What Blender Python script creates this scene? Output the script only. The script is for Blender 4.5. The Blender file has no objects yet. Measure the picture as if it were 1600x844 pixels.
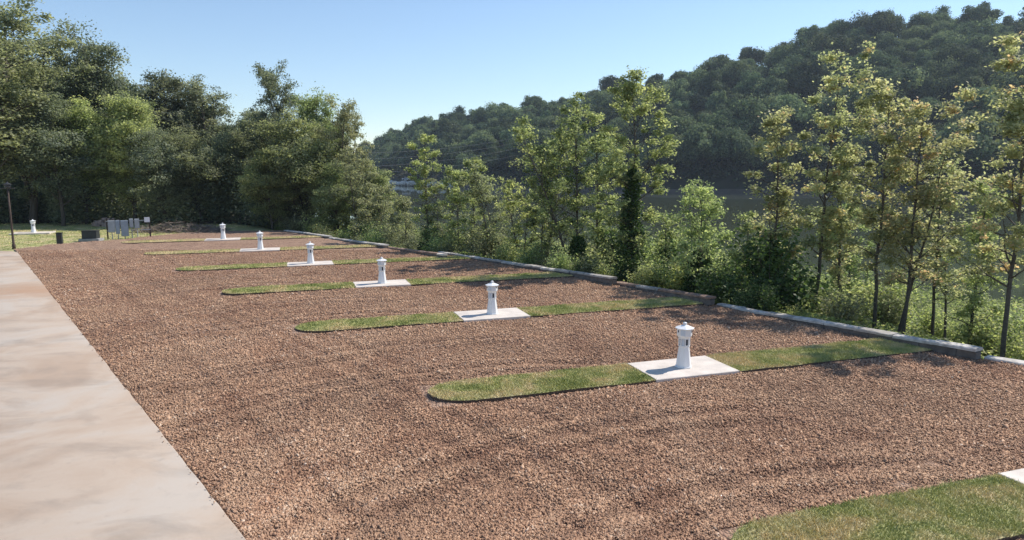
import bpy, math, random
import numpy as np
from mathutils import Vector
random.seed(7)
R = math.radians
SC = bpy.context.scene
COL = SC.collection

# ------------------------------------------------------------------ camera
CAM_H = 4.7
F_PX = 1067.0
PITCH = math.atan(157 / F_PX)
cd = bpy.data.cameras.new('camera'); cam = bpy.data.objects.new('camera', cd); COL.objects.link(cam)
cd.sensor_width = 36; cd.lens = 36 * F_PX / 1600; cd.clip_start = 0.1; cd.clip_end = 5000
cam.location = (0, 0, CAM_H); cam.rotation_euler = (R(90) - PITCH, 0, 0)
SC.camera = cam

# ------------------------------------------------------------------ light
SUN_EL, SUN_AZ = R(47), R(60)          # azimuth clockwise from +Y
w = bpy.data.worlds.new('World'); SC.world = w; w.use_nodes = True
wn = w.node_tree
sky = wn.nodes.new('ShaderNodeTexSky'); sky.sky_type = 'NISHITA'; sky.sun_disc = False
sky.sun_elevation = SUN_EL; sky.sun_rotation = SUN_AZ
sky.air_density = 1.0; sky.dust_density = 0.0; sky.ozone_density = 2.6
bgn = wn.nodes['Background']; bgn.inputs[1].default_value = 0.132
wn.links.new(sky.outputs[0], bgn.inputs[0])
sd = bpy.data.lights.new('sun', 'SUN'); sd.energy = 4.7; sd.angle = R(0.6); sd.color = (1.0, 0.93, 0.84)
so = bpy.data.objects.new('sun', sd); COL.objects.link(so)
sv = Vector((math.sin(SUN_AZ) * math.cos(SUN_EL), math.cos(SUN_AZ) * math.cos(SUN_EL), math.sin(SUN_EL)))
so.rotation_euler = sv.to_track_quat('Z', 'Y').to_euler(); so.location = (60, 40, 60)
SC.view_settings.view_transform = 'Standard'; SC.view_settings.look = 'None'
SC.view_settings.exposure = 0.3; SC.view_settings.gamma = 1.0
SC.render.resolution_x = 1024; SC.render.resolution_y = 540
SC.cycles.transparent_max_bounces = 8

# ------------------------------------------------------------------ helpers
def rng(seed): return np.random.default_rng(seed)

def hash2(ix, iy, s):
    v = np.sin(ix * 127.1 + iy * 311.7 + s * 74.7) * 43758.5453
    return v - np.floor(v)
def vnoise(x, y, s=0):
    x = np.asarray(x, float); y = np.asarray(y, float)
    ix = np.floor(x); iy = np.floor(y); fx = x - ix; fy = y - iy
    fx = fx * fx * (3 - 2 * fx); fy = fy * fy * (3 - 2 * fy)
    a = hash2(ix, iy, s); b = hash2(ix + 1, iy, s); c = hash2(ix, iy + 1, s); d = hash2(ix + 1, iy + 1, s)
    return (a + (b - a) * fx) + ((c + (d - c) * fx) - (a + (b - a) * fx)) * fy
def fbm(x, y, s=0, o=4):
    r = 0; a = .5
    for i in range(o):
        r = r + a * (vnoise(x * 2 ** i, y * 2 ** i, s + i * 3) - .5); a *= .5
    return r

def mesh_np(name, V, F, mats, mi=None, attr=None, smooth=False):
    """V (n,3); F (m,k) with k constant."""
    V = np.asarray(V, np.float32); F = np.asarray(F, np.int32)
    me = bpy.data.meshes.new(name)
    me.vertices.add(len(V)); me.vertices.foreach_set('co', V.ravel())
    m, k = F.shape
    me.loops.add(m * k); me.loops.foreach_set('vertex_index', F.ravel())
    me.polygons.add(m)
    me.polygons.foreach_set('loop_start', np.arange(0, m * k, k, dtype=np.int32))
    me.polygons.foreach_set('loop_total', np.full(m, k, np.int32))
    if mi is not None: me.polygons.foreach_set('material_index', np.asarray(mi, np.int32))
    if smooth: me.polygons.foreach_set('use_smooth', np.ones(m, bool))
    for mt in (mats if isinstance(mats, (list, tuple)) else [mats]): me.materials.append(mt)
    me.update(calc_edges=True)
    if attr is not None:
        a = me.attributes.new('tone', 'FLOAT', 'FACE'); a.data.foreach_set('value', np.asarray(attr, np.float32))
    return me

class MB:
    """small mesh builder with mixed polygons"""
    def __init__(s): s.v = []; s.f = []; s.sm = []
    def add(s, vs, fs, smooth=False):
        n = len(s.v); s.v += [tuple(v) for v in vs]; s.f += [tuple(i + n for i in f) for f in fs]; s.sm += [smooth] * len(fs); return s
    def box(s, c, d, rz=0, bev=0.0, jit=0.0):
        x, y, z = [k / 2 for k in d]; b = bev
        vs = []
        if b > 0:
            for (zz, ins) in ((-z, b), (-z + b, 0), (z - b, 0), (z, b)):
                for (sx, sy) in ((-1, -1), (1, -1), (1, 1), (-1, 1)):
                    vs.append((sx * (x - ins), sy * (y - ins), zz))
            fs = [(3, 2, 1, 0), (12, 13, 14, 15)]
            for l in range(3):
                for i in range(4):
                    j = (i + 1) % 4; fs.append((l * 4 + i, l * 4 + j, l * 4 + 4 + j, l * 4 + 4 + i))
        else:
            vs = [(sx * x, sy * y, sz * z) for sz in (-1, 1) for (sx, sy) in ((-1, -1), (1, -1), (1, 1), (-1, 1))]
            fs = [(3, 2, 1, 0), (4, 5, 6, 7)] + [(i, (i + 1) % 4, 4 + (i + 1) % 4, 4 + i) for i in range(4)]
        ca, sa = math.cos(rz), math.sin(rz)
        out = []
        for v in vs:
            X = v[0] + random.uniform(-jit, jit); Y = v[1] + random.uniform(-jit, jit); Z = v[2] + random.uniform(-jit, jit)
            out.append((c[0] + X * ca - Y * sa, c[1] + X * sa + Y * ca, c[2] + Z))
        return s.add(out, fs)
    def lathe(s, prof, n=8, c=(0, 0, 0), rot=None, cap=True, smooth=False):
        rot = math.pi / n if rot is None else rot
        vs = [(c[0] + r * math.cos(rot + 2 * math.pi * i / n), c[1] + r * math.sin(rot + 2 * math.pi * i / n), c[2] + z) for r, z in prof for i in range(n)]
        fs = []
        for l in range(len(prof) - 1):
            for i in range(n):
                j = (i + 1) % n; fs.append((l * n + i, l * n + j, l * n + n + j, l * n + n + i))
        if cap: fs.append(tuple(range(n - 1, -1, -1))); fs.append(tuple((len(prof) - 1) * n + i for i in range(n)))
        return s.add(vs, fs, smooth)
    def tube(s, pts, rad, n=6):
        V, F = tube_np(np.array(pts, float), np.array(rad, float) if hasattr(rad, '__len__') else np.full(len(pts), rad), n)
        return s.add(V.tolist(), F.tolist(), True)
    def build(s, name, mat, parent=None, loc=None):
        me = bpy.data.meshes.new(name); me.from_pydata(s.v, [], s.f); me.materials.append(mat)
        me.polygons.foreach_set('use_smooth', s.sm); me.update()
        return link(name, me, parent, loc)

def tube_np(P, rad, n=6):
    k = len(P)
    T = np.gradient(P, axis=0); T /= (np.linalg.norm(T, axis=1, keepdims=True) + 1e-9)
    ref = np.array([1, 0, 0.]) if abs(T[0][0]) < .7 else np.array([0, 1., 0])
    A = np.cross(T, ref); A /= (np.linalg.norm(A, axis=1, keepdims=True) + 1e-9)
    B = np.cross(T, A)
    an = np.arange(n) * 2 * np.pi / n
    V = P[:, None] + rad[:, None, None] * (A[:, None] * np.cos(an)[None, :, None] + B[:, None] * np.sin(an)[None, :, None])
    i = np.arange(n); j = (i + 1) % n
    F = np.concatenate([np.stack([l * n + i, l * n + j, l * n + n + j, l * n + n + i], 1) for l in range(k - 1)])
    return V.reshape(-1, 3), F

def link(name, me, parent=None, loc=None):
    o = bpy.data.objects.new(name, me); COL.objects.link(o)
    if parent is not None: o.parent = parent
    if loc is not None: o.location = loc
    return o
def tag(o, label=None, cat=None, group=None, kind=None):
    if label: o['label'] = label
    if cat: o['category'] = cat
    if group: o['group'] = group
    if kind: o['kind'] = kind
    return o
def empty(name, loc, rz=0):
    o = bpy.data.objects.new(name, None); COL.objects.link(o); o.location = loc; o.rotation_euler = (0, 0, rz); o.empty_display_size = .3
    return o
def copy_tree(o, parent=None):
    c = o.copy(); COL.objects.link(c)
    if parent is not None: c.parent = parent
    for ch in [x for x in ALLCH.get(o.name, [])]:
        copy_tree(ch, c)
    return c
ALLCH = {}
def reg(o):
    ALLCH[o.name] = list(o.children)
    for c in o.children: reg(c)

# ------------------------------------------------------------------ materials
def new_mat(name):
    m = bpy.data.materials.new(name); m.use_nodes = True
    nt = m.node_tree; return m, nt, nt.nodes['Principled BSDF']
def N(nt, typ, **kw):
    n = nt.nodes.new(typ)
    for k, v in kw.items():
        if k in n.inputs.keys(): n.inputs[k].default_value = v
        else: setattr(n, k, v)
    return n
def ramp(nt, src, stops):
    r = nt.nodes.new('ShaderNodeValToRGB')
    while len(r.color_ramp.elements) < len(stops): r.color_ramp.elements.new(.5)
    for e, (p, c) in zip(r.color_ramp.elements, stops): e.position = p; e.color = (*c, 1) if len(c) == 3 else c
    nt.links.new(src, r.inputs[0]); return r.outputs[0]
def mix(nt, fac, a, b, blend='MIX'):
    m = nt.nodes.new('ShaderNodeMix'); m.data_type = 'RGBA'; m.blend_type = blend
    for i, v in ((0, fac), (6, a), (7, b)):
        if hasattr(v, 'links'): nt.links.new(v, m.inputs[i])
        elif i == 0: m.inputs[0].default_value = v
        else: m.inputs[i].default_value = (*v, 1)
    return m.outputs[2]
def noise(nt, scale, detail=5, rough=.55, vec=None, dist=0):
    n = nt.nodes.new('ShaderNodeTexNoise'); n.inputs['Scale'].default_value = scale; n.inputs['Detail'].default_value = detail
    n.inputs['Roughness'].default_value = rough; n.inputs['Distortion'].default_value = dist
    if vec is not None: nt.links.new(vec, n.inputs['Vector'])
    return n.outputs[0]
def pos(nt, rot=0, scale=(1, 1, 1)):
    g = nt.nodes.new('ShaderNodeNewGeometry')
    mp = nt.nodes.new('ShaderNodeMapping'); mp.inputs['Rotation'].default_value = (0, 0, rot); mp.inputs['Scale'].default_value = scale
    nt.links.new(g.outputs['Position'], mp.inputs[0]); return mp.outputs[0]
def bump(nt, bs, h, strength, dist):
    b = nt.nodes.new('ShaderNodeBump'); b.inputs['Strength'].default_value = strength; b.inputs['Distance'].default_value = dist
    nt.links.new(h, b.inputs['Height']); nt.links.new(b.outputs[0], bs.inputs['Normal']); return b

def plain(name, col, rough=.6, var=.12, scale=6, metal=0, bmp=0.0):
    m, nt, b = new_mat(name)
    n = noise(nt, scale, 5, .6, pos(nt))
    c = ramp(nt, n, [(.3, tuple(k * (1 - var) for k in col)), (.7, tuple(min(1, k * (1 + var)) for k in col))])
    nt.links.new(c, b.inputs['Base Color']); b.inputs['Roughness'].default_value = rough; b.inputs['Metallic'].default_value = metal
    if bmp: bump(nt, b, n, bmp, .02)
    return m

def leaf_mat(name, stops, trans, tf=.4, objvar=.25, rough=.55, spec=.2):
    m, nt, b = new_mat(name)
    at = N(nt, 'ShaderNodeAttribute', attribute_name='tone')
    oi = nt.nodes.new('ShaderNodeObjectInfo')
    base = ramp(nt, at.outputs['Fac'], stops)
    v = N(nt, 'ShaderNodeMapRange'); v.inputs['To Min'].default_value = 1 - objvar; v.inputs['To Max'].default_value = 1 + objvar
    nt.links.new(oi.outputs['Random'], v.inputs['Value'])
    h = N(nt, 'ShaderNodeHueSaturation')
    hr = N(nt, 'ShaderNodeMapRange'); hr.inputs['To Min'].default_value = .48; hr.inputs['To Max'].default_value = .515
    mul = N(nt, 'ShaderNodeMath', operation='MULTIPLY'); mul.inputs[1].default_value = 7.31
    fr = N(nt, 'ShaderNodeMath', operation='FRACT')
    nt.links.new(oi.outputs['Random'], mul.inputs[0]); nt.links.new(mul.outputs[0], fr.inputs[0]); nt.links.new(fr.outputs[0], hr.inputs['Value'])
    nt.links.new(hr.outputs[0], h.inputs['Hue']); nt.links.new(v.outputs[0], h.inputs['Value']); nt.links.new(base, h.inputs['Color'])
    nt.links.new(h.outputs[0], b.inputs['Base Color']); b.inputs['Roughness'].default_value = rough
    b.inputs['Specular IOR Level'].default_value = spec
    t = nt.nodes.new('ShaderNodeBsdfTranslucent')
    tc = mix(nt, 1.0, h.outputs[0], trans, 'MULTIPLY'); nt.links.new(tc, t.inputs[0])
    ms = nt.nodes.new('ShaderNodeMixShader'); ms.inputs[0].default_value = tf
    nt.links.new(b.outputs[0], ms.inputs[1]); nt.links.new(t.outputs[0], ms.inputs[2])
    nt.links.new(ms.outputs[0], nt.nodes['Material Output'].inputs[0])
    return m

M = {}
TR = (2.0, 2.05, 1.45)
M['leaf_yellow'] = leaf_mat('leaf_yellow', [(0, (0.168, 0.185, 0.105)), (0.45, (0.309, 0.318, 0.187)), (0.8, (0.438, 0.424, 0.268)), (1, (0.464, 0.331, 0.212))], TR, .5, .1)
M['leaf_green'] = leaf_mat('leaf_green', [(0, (0.13, 0.163, 0.081)), (0.5, (0.247, 0.29, 0.144)), (1, (0.46, 0.481, 0.242))], TR, .48, .12)
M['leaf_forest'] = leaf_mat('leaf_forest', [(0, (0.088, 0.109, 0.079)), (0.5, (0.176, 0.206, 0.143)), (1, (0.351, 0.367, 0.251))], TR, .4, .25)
M['leaf_grey'] = leaf_mat('leaf_grey', [(0, (0.12, 0.13, 0.082)), (0.5, (0.215, 0.228, 0.14)), (1, (0.359, 0.358, 0.234))], TR, .45, .12)
M['leaf_light'] = leaf_mat('leaf_light', [(0, (.12, .15, .08)), (.5, (.23, .26, .14)), (1, (.36, .38, .22))], TR, .48, .12)
M['leaf_hill'] = leaf_mat('leaf_hill', [(0, (0.028, 0.049, 0.03)), (0.5, (0.085, 0.121, 0.065)), (1, (0.216, 0.257, 0.135))], TR, .25, .5, .8, .08)
M['leaf_vine'] = leaf_mat('leaf_vine', [(0, (0.03, 0.06, 0.022)), (0.6, (0.06, 0.105, 0.033)), (1, (0.12, 0.18, 0.06))], TR, .3, .1)
M['leaf_weed'] = leaf_mat('leaf_weed', [(0, (0.112, 0.157, 0.063)), (0.5, (0.25, 0.303, 0.119)), (1, (0.449, 0.46, 0.237))], TR, .45, .1)
M['bark'] = plain('bark', (.085, .07, .055), .9, .35, 14, bmp=.6)
M['bark_dark'] = plain('bark_dark', (.08, .068, .056), .9, .35, 14, bmp=.6)

# concrete road
def mk_road():
    m, nt, b = new_mat('weathered_concrete')
    p = pos(nt)
    al = pos(nt, R(-39), (1, .16, 1)); ac = pos(nt, R(-39), (.5, .9, 1))
    n1 = noise(nt, .35, 6, .6, p, .6); n2 = noise(nt, 1.1, 6, .65, ac, .5); n3 = noise(nt, 60, 3, .7, p)
    c = ramp(nt, n1, [(.38, (.37, .28, .21)), (.5, (.42, .34, .27)), (.62, (.43, .375, .32))])
    c = mix(nt, ramp(nt, n2, [(.5, (0, 0, 0)), (.7, (.42, .42, .42))]), c, (.17, .15, .13))
    c = mix(nt, ramp(nt, noise(nt, .9, 5, .6, ac, .3), [(.56, (0, 0, 0)), (.78, (.3, .3, .3))]), c, (.42, .30, .21))
    c = mix(nt, ramp(nt, noise(nt, 5, 6, .7, p), [(.6, (0, 0, 0)), (.75, (.35, .35, .35))]), c, (.20, .18, .16))
    c = mix(nt, .12, c, n3, 'OVERLAY')
    # reddish soil washed over one spot of the slab
    sp = N(nt, 'ShaderNodeVectorMath', operation='DISTANCE')
    mp = nt.nodes.new('ShaderNodeMapping'); mp.inputs['Rotation'].default_value = (0, 0, R(0)); mp.inputs['Scale'].default_value = (.35, .55, 1)
    g = nt.nodes.new('ShaderNodeNewGeometry'); sub = N(nt, 'ShaderNodeVectorMath', operation='SUBTRACT'); sub.inputs[1].default_value = (-18.6, 26.2, 0)
    nt.links.new(g.outputs['Position'], sub.inputs[0]); nt.links.new(sub.outputs[0], mp.inputs[0])
    ln = N(nt, 'ShaderNodeVectorMath', operation='LENGTH'); nt.links.new(mp.outputs[0], ln.inputs[0])
    ad = N(nt, 'ShaderNodeMath', operation='ADD'); nt.links.new(ln.outputs['Value'], ad.inputs[0])
    nn = noise(nt, 1.6, 5, .7, ac); mm = N(nt, 'ShaderNodeMath', operation='MULTIPLY'); mm.inputs[1].default_value = 2.2
    nt.links.new(nn, mm.inputs[0]); nt.links.new(mm.outputs[0], ad.inputs[1])
    c = mix(nt, ramp(nt, ad.outputs[0], [(.0, (.9, .9, .9)), (.0001, (.8, .8, .8)), (1, (0, 0, 0))]), c, (.36, .21, .13)) if False else c
    mr = N(nt, 'ShaderNodeMapRange'); mr.inputs['From Min'].default_value = 2.4; mr.inputs['From Max'].default_value = 1.2
    nt.links.new(ad.outputs[0], mr.inputs['Value'])
    c = mix(nt, mr.outputs[0], c, (.36, .235, .155))
    nt.links.new(c, b.inputs['Base Color']); b.inputs['Roughness'].default_value = .85
    bump(nt, b, n3, .25, .01)
    return m
M['road'] = mk_road()
M['pad'] = plain('pad_concrete', (.62, .555, .49), .8, .16, 2.2, bmp=.15)
M['cap'] = plain('cap_block', (.35, .325, .295), .9, .4, 4.5, bmp=1)
M['cap_pale'] = plain('cap_block_pale', (.5, .47, .43), .9, .4, 4.5, bmp=1)  # pale concrete, lightened further for the sunlight on the wall tops
M['cap_soil'] = plain('soil_covered_block', (.27, .18, .135), .95, .35, 5, bmp=.9)
M['wall_face'] = plain('block_face', (.15, .13, .115), .95, .35, 5, bmp=1)  # block colour darkened for the shade on the wall front
M['white'] = plain('white_plastic', (.78, .79, .80), .35, .03, 4)
M['white_b'] = plain('pale_blue_plastic', (.56, .63, .72), .3, .03, 4)
M['dark'] = plain('dark_opening', (.07, .08, .1), .6, .2, 8)
M['grey_metal'] = plain('grey_painted_steel', (.33, .36, .38), .45, .12, 3)
M['grey_metal2'] = plain('blue_grey_painted_steel', (.26, .31, .36), .45, .12, 3)
M['black'] = plain('black_painted_metal', (.025, .024, .024), .5, .2, 6)
M['brown_post'] = plain('brown_weathered_post', (.06, .04, .03), .8, .3, 9)
M['dark_box'] = plain('dark_green_box', (.03, .035, .035), .55, .2, 6)
M['slab'] = plain('grey_slab', (.3, .3, .3), .9, .15, 4)
M['sign'] = plain('white_sign', (.75, .76, .78), .5, .04, 3)
M['stick'] = plain('dry_branches', (.2, .16, .13), .9, .4, 2)
M['rubble'] = plain('pinkish_rubble', (.35, .26, .22), .95, .3, 8, bmp=.5)
M['rock'] = plain('pale_rock', (.62, .6, .55), .95, .25, .6, bmp=.5)
M['cable'] = plain('cable_metal', (.22, .22, .24), .4, .05, 1)
M['car_paint'] = plain('pale_car_paint', (.6, .62, .66), .3, .05, 1)
M['glass'] = plain('dark_glass', (.03, .035, .04), .1, .05, 1)
M['tyre'] = plain('tyre_rubber', (.03, .03, .03), .9, .1, 5)

def mk_gravel():
    m, nt, b = new_mat('red_brown_gravel')
    p = pos(nt)
    vo = nt.nodes.new('ShaderNodeTexVoronoi'); vo.inputs['Scale'].default_value = 24; nt.links.new(p, vo.inputs[0])
    sep = nt.nodes.new('ShaderNodeSeparateColor'); nt.links.new(vo.outputs['Color'], sep.inputs[0])
    c = ramp(nt, sep.outputs[0], [(0, (.085, .05, .04)), (.35, (.28, .17, .12)), (.7, (.45, .285, .195)), (1, (.6, .43, .3))])
    big = noise(nt, .22, 5, .6, p, .8)
    c = mix(nt, ramp(nt, big, [(.38, (0, 0, 0)), (.62, (.55, .55, .55))]), c, mix(nt, .6, c, (.42, .29, .2)))
    med = noise(nt, 1.3, 6, .65, p)
    c = mix(nt, ramp(nt, med, [(.35, (.55, .55, .55)), (.6, (0, 0, 0))]), c, mix(nt, 1, c, (.62, .58, .58), 'MULTIPLY'))
    # driven-over bands follow the lane
    tr = noise(nt, .55, 5, .6, pos(nt, R(-39), (1.5, .22, 1)), .4)
    c = mix(nt, ramp(nt, tr, [(.52, (0, 0, 0)), (.68, (.4, .4, .4))]), c, (.33, .22, .16))
    nt.links.new(c, b.inputs['Base Color']); b.inputs['Roughness'].default_value = .9
    b.inputs['Specular IOR Level'].default_value = .25
    inv = N(nt, 'ShaderNodeMath', operation='MULTIPLY'); inv.inputs[1].default_value = -1.0; nt.links.new(vo.outputs['Distance'], inv.inputs[0])
    bump(nt, b, inv.outputs[0], .9, .045)
    return m
M['gravel'] = mk_gravel()
def mk_stone():
    m, nt, b = new_mat('gravel_stone')
    at = N(nt, 'ShaderNodeAttribute', attribute_name='tone')
    c = ramp(nt, at.outputs['Fac'], [(0, (.18, .105, .075)), (.3, (.335, .19, .122)), (.7, (.52, .32, .2)), (.92, (.62, .43, .30)), (1, (.7, .55, .42))])
    big = noise(nt, .22, 5, .6, pos(nt), .8)
    c = mix(nt, ramp(nt, big, [(.38, (0, 0, 0)), (.62, (.5, .5, .5))]), c, mix(nt, .5, c, (.45, .32, .21)))
    tr = noise(nt, .6, 5, .6, pos(nt, R(-39), (1.4, .25, 1)), .6)
    c = mix(nt, ramp(nt, tr, [(.5, (0, 0, 0)), (.64, (.5, .5, .5))]), c, mix(nt, .55, c, (.5, .35, .24)))
    c = mix(nt, ramp(nt, noise(nt, .8, 6, .65, pos(nt)), [(.36, (.7, .7, .7)), (.5, (0, 0, 0))]), c, mix(nt, 1, c, (.66, .6, .6), 'MULTIPLY'))
    nt.links.new(c, b.inputs['Base Color']); b.inputs['Roughness'].default_value = .85; b.inputs['Specular IOR Level'].default_value = .3
    return m
M['stone'] = mk_stone()
def mk_turf(name, blade, dry=0.):
    m, nt, b = new_mat(name)
    p = pos(nt)
    n1 = noise(nt, .9, 5, .6, p, .5); n2 = noise(nt, 14, 4, .7, p)
    c = ramp(nt, n1, [(p + dry, q_) for p, q_ in ((.34, (.25, .28, .10)), (.46, (.37, .38, .16)), (.54, (.48, .44, .23)), (.63, (.56, .47, .28)))])
    if blade:
        at = N(nt, 'ShaderNodeAttribute', attribute_name='tone')
        k = ramp(nt, at.outputs['Fac'], [(0, (.75, .8, .65)), (.5, (1.15, 1.15, 1.1)), (1, (1.7, 1.55, 1.3))])
        c = mix(nt, 1, c, k, 'MULTIPLY')
    else:
        c = mix(nt, ramp(nt, n2, [(.35, (.6, .6, .6)), (.6, (0, 0, 0))]), c, mix(nt, 1, c, (.5, .48, .45), 'MULTIPLY'))
        bump(nt, b, n2, .8, .04)
    nt.links.new(c, b.inputs['Base Color']); b.inputs['Roughness'].default_value = .8; b.inputs['Specular IOR Level'].default_value = .2
    return m
M['turf'] = mk_turf('turf', False); M['blade'] = mk_turf('grass_blade', True); M['turf_dry'] = mk_turf('dry_turf', False, -.1); M['blade_dry'] = mk_turf('dry_grass_blade', True, -.1)
M['soil'] = plain('dark_soil_edge', (.10, .07, .052), 1, .3, 20, bmp=.8)

def mk_ground():
    m, nt, b = new_mat('bank_ground')
    p = pos(nt)
    n1 = noise(nt, .5, 6, .65, p); n2 = noise(nt, 9, 5, .7, p)
    c = ramp(nt, n1, [(.3, (.05, .06, .022)), (.5, (.085, .09, .035)), (.7, (.12, .10, .055))])
    c = mix(nt, ramp(nt, n2, [(.4, (.6, .6, .6)), (.6, (0, 0, 0))]), c, (.03, .03, .018))
    nt.links.new(c, b.inputs['Base Color']); b.inputs['Roughness'].default_value = .95; bump(nt, b, n2, .8, .15)
    return m
M['ground'] = mk_ground()
M['lawn'] = mk_turf('lawn', False)
M['litter'] = plain('leaf_litter', (.055, .045, .033), 1, .4, 2.5, bmp=.8)
M['mud'] = plain('shore_mud', (.085, .07, .055), .9, .3, .5, bmp=.6)
M['woodfloor'] = plain('wooded_slope', (.022, .026, .014), 1, .4, .3, bmp=.6)
def mk_water():
    m, nt, b = new_mat('river_water')
    b.inputs['Base Color'].default_value = (.06, .072, .042, 1); b.inputs['Roughness'].default_value = .03; b.inputs['IOR'].default_value = 1.33
    n = noise(nt, .9, 5, .6, pos(nt, R(20), (1, 2.6, 1)), .4)
    bump(nt, b, n, .05, .03)
    return m
M['water'] = mk_water()

# ------------------------------------------------------------------ site layout (metres)
TD = np.array([-.63, .776]); ED = np.array([.776, .63])       # along the lane / towards the river
def tq(t, q): return TD * t + ED * q
ROAD_Q = 2.48
WT = np.array([-30, 4.5, 5.5, 9.6, 13.5, 19, 21.8, 32, 33, 37, 52, 60, 140.])
WQ = np.array([20.2, 19.7, 19.55, 20.35, 20.35, 20.9, 21.0, 20.95, 20.2, 20.05, 19.6, 19.6, 19.6])
def wall_q(t): return np.interp(t, WT, WQ)
P1 = np.array([4.04, 15.70]); SD = np.array([.949, .316]); ND = np.array([-.316, .949]); STEP = np.array([-4.71, 6.04])
FAR = [(-29.6, 41.0), (-29.08, 43.48), (-26.99, 45.89), (-24.49, 52.0), (-17.75, 53.4)]   # far edge of the gravel

# far shore and ridge by bearing (tan of azimuth x 1067)
SK_X = np.array([-900, -500, 0, 300, 500, 590, 640, 700, 800, 900, 950, 1000, 1080, 1110, 1160, 1230, 1260, 1330, 1420, 1440, 1490, 1530, 1570, 1600, 1800, 2200, 2700]) - 800.
SK_Y = np.array([262, 258, 250, 245, 235, 228, 203, 186, 166, 152, 138, 130, 112, 97, 83, 62, 42, 28, 22, 34, 14, 28, 30, 26, 5, 20, 60.])
SH_X = np.array([-900, 0, 560, 640, 700, 800, 1000, 1400, 1600, 2000, 2700]) - 800.
SH_D = np.array([520, 470, 420, 372, 330, 290, 258, 232, 205, 180, 150.])
RG_D = np.array([700, 640, 560, 520, 470, 420, 385, 350, 325, 300, 280.])
TREE_H = 13.0
def ray_dz(py): return (-F_PX * math.sin(PITCH) + (422 - py) * math.cos(PITCH)) / (F_PX * math.cos(PITCH) + (422 - py) * math.sin(PITCH))
def hill_z(kx, Y):
    sh = np.interp(kx, SH_X, SH_D); rg = np.interp(kx, SH_X, RG_D)
    py = np.interp(kx, SK_X, SK_Y)
    rz = CAM_H + rg * ((-F_PX * math.sin(PITCH) + (422 - py) * math.cos(PITCH)) / (F_PX * math.cos(PITCH) + (422 - py) * math.sin(PITCH))) - TREE_H + 1.5
    f = np.clip((Y - sh) / (rg - sh), -1, 3)
    up = -1.6 + (rz + 1.6) * np.clip(f, 0, 1) ** .85
    z = np.where(f < 0, -1.6 + (Y - sh) * .45, up)
    z = np.where(f > 1, rz - (Y - rg) * .18, z)
    return np.maximum(z, -6.5), f
def ground_z(x, y):
    x = np.asarray(x, float); y = np.asarray(y, float)
    t = x * TD[0] + y * TD[1]; q = x * ED[0] + y * ED[1]
    u = q - wall_q(t)
    bank = np.interp(u, [.25, .6, 4, 12, 30, 40, 55], [-.75, -.85, -1.7, -2.7, -3.9, -5, -6.5])
    bank = bank + np.where(u > .6, fbm(x * .4, y * .4, 5) * .7, 0)
    z = np.where(u < .25, np.where((q > ROAD_Q + .5) & (u < -.3) & (t < 48) & (t > -12), -.25, -.06), bank)
    # beyond the lot on the woods' side the ground is level and a bit uneven
    far = np.clip((t - 56) / 8, 0, 1)
    z = np.where(u > .25, z * (1 - far) + far * np.interp(u, [.25, 8, 26, 40, 55], [-.1, -1.0, -3.9, -5, -6.5]), z)
    Ys = np.maximum(y, 1.); kx = x / Ys * 1078.5
    hz, f = hill_z(kx, y)
    back = (y > 120)
    z = np.where(back, np.maximum(hz, z), z)
    return z

# ------------------------------------------------------------------ terrain sheet
def make_terrain():
    az = np.concatenate([np.linspace(-180, -70, 24, endpoint=False), np.linspace(-70, 70, 300), np.linspace(70, 180, 25)[1:]])
    rr = np.concatenate([[.5], np.geomspace(2, 120, 130), np.linspace(122, 700, 190), np.geomspace(710, 1180, 8)])
    A, Rr = np.meshgrid(np.radians(az), rr)
    X = Rr * np.sin(A); Y = Rr * np.cos(A)
    Z = ground_z(X, Y)
    Z = np.where((Rr > 110), Z + fbm(X * .03, Y * .03, 9) * 3 * np.clip((Z + 3) / 10, 0, 1), Z)
    n = len(az); V = np.stack([X, Y, Z], -1).reshape(-1, 3)
    i, j = np.meshgrid(np.arange(len(rr) - 1), np.arange(n - 1), indexing='ij')
    F = np.stack([i * n + j, i * n + n + j, i * n + n + j + 1, i * n + j + 1], -1).reshape(-1, 4)[:, ::-1]
    c = V[F].mean(1); x, y, z = c.T
    t = x * TD[0] + y * TD[1]; q = x * ED[0] + y * ED[1]; u = q - wall_q(t)
    mi = np.zeros(len(F), int)
    lawn = (u < .3); mi[lawn] = 1
    edge = 60.5 + .35 * (x + 30) * 0
    wood = (y > 59.5 + 1.2 * np.sin(x * .7)) & (u < 12) & (y < 130); mi[wood & (x > -200)] = 2
    mi[(y > 100) & (z < -2.6)] = 3
    mi[(y > 120) & (z >= -2.6)] = 4
    me = mesh_np('ground', V, F, [M['ground'], M['lawn'], M['litter'], M['mud'], M['woodfloor']], mi, smooth=True)
    tag(link('ground', me), kind='structure')
make_terrain()

# river
def make_water():
    m = MB(); zz = -4.0
    m.add([(-900, 20, zz), (900, 20, zz), (900, 560, zz), (-900, 560, zz)], [(0, 1, 2, 3)])
    tag(m.build('river', M['water']), kind='structure')
make_water()

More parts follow.
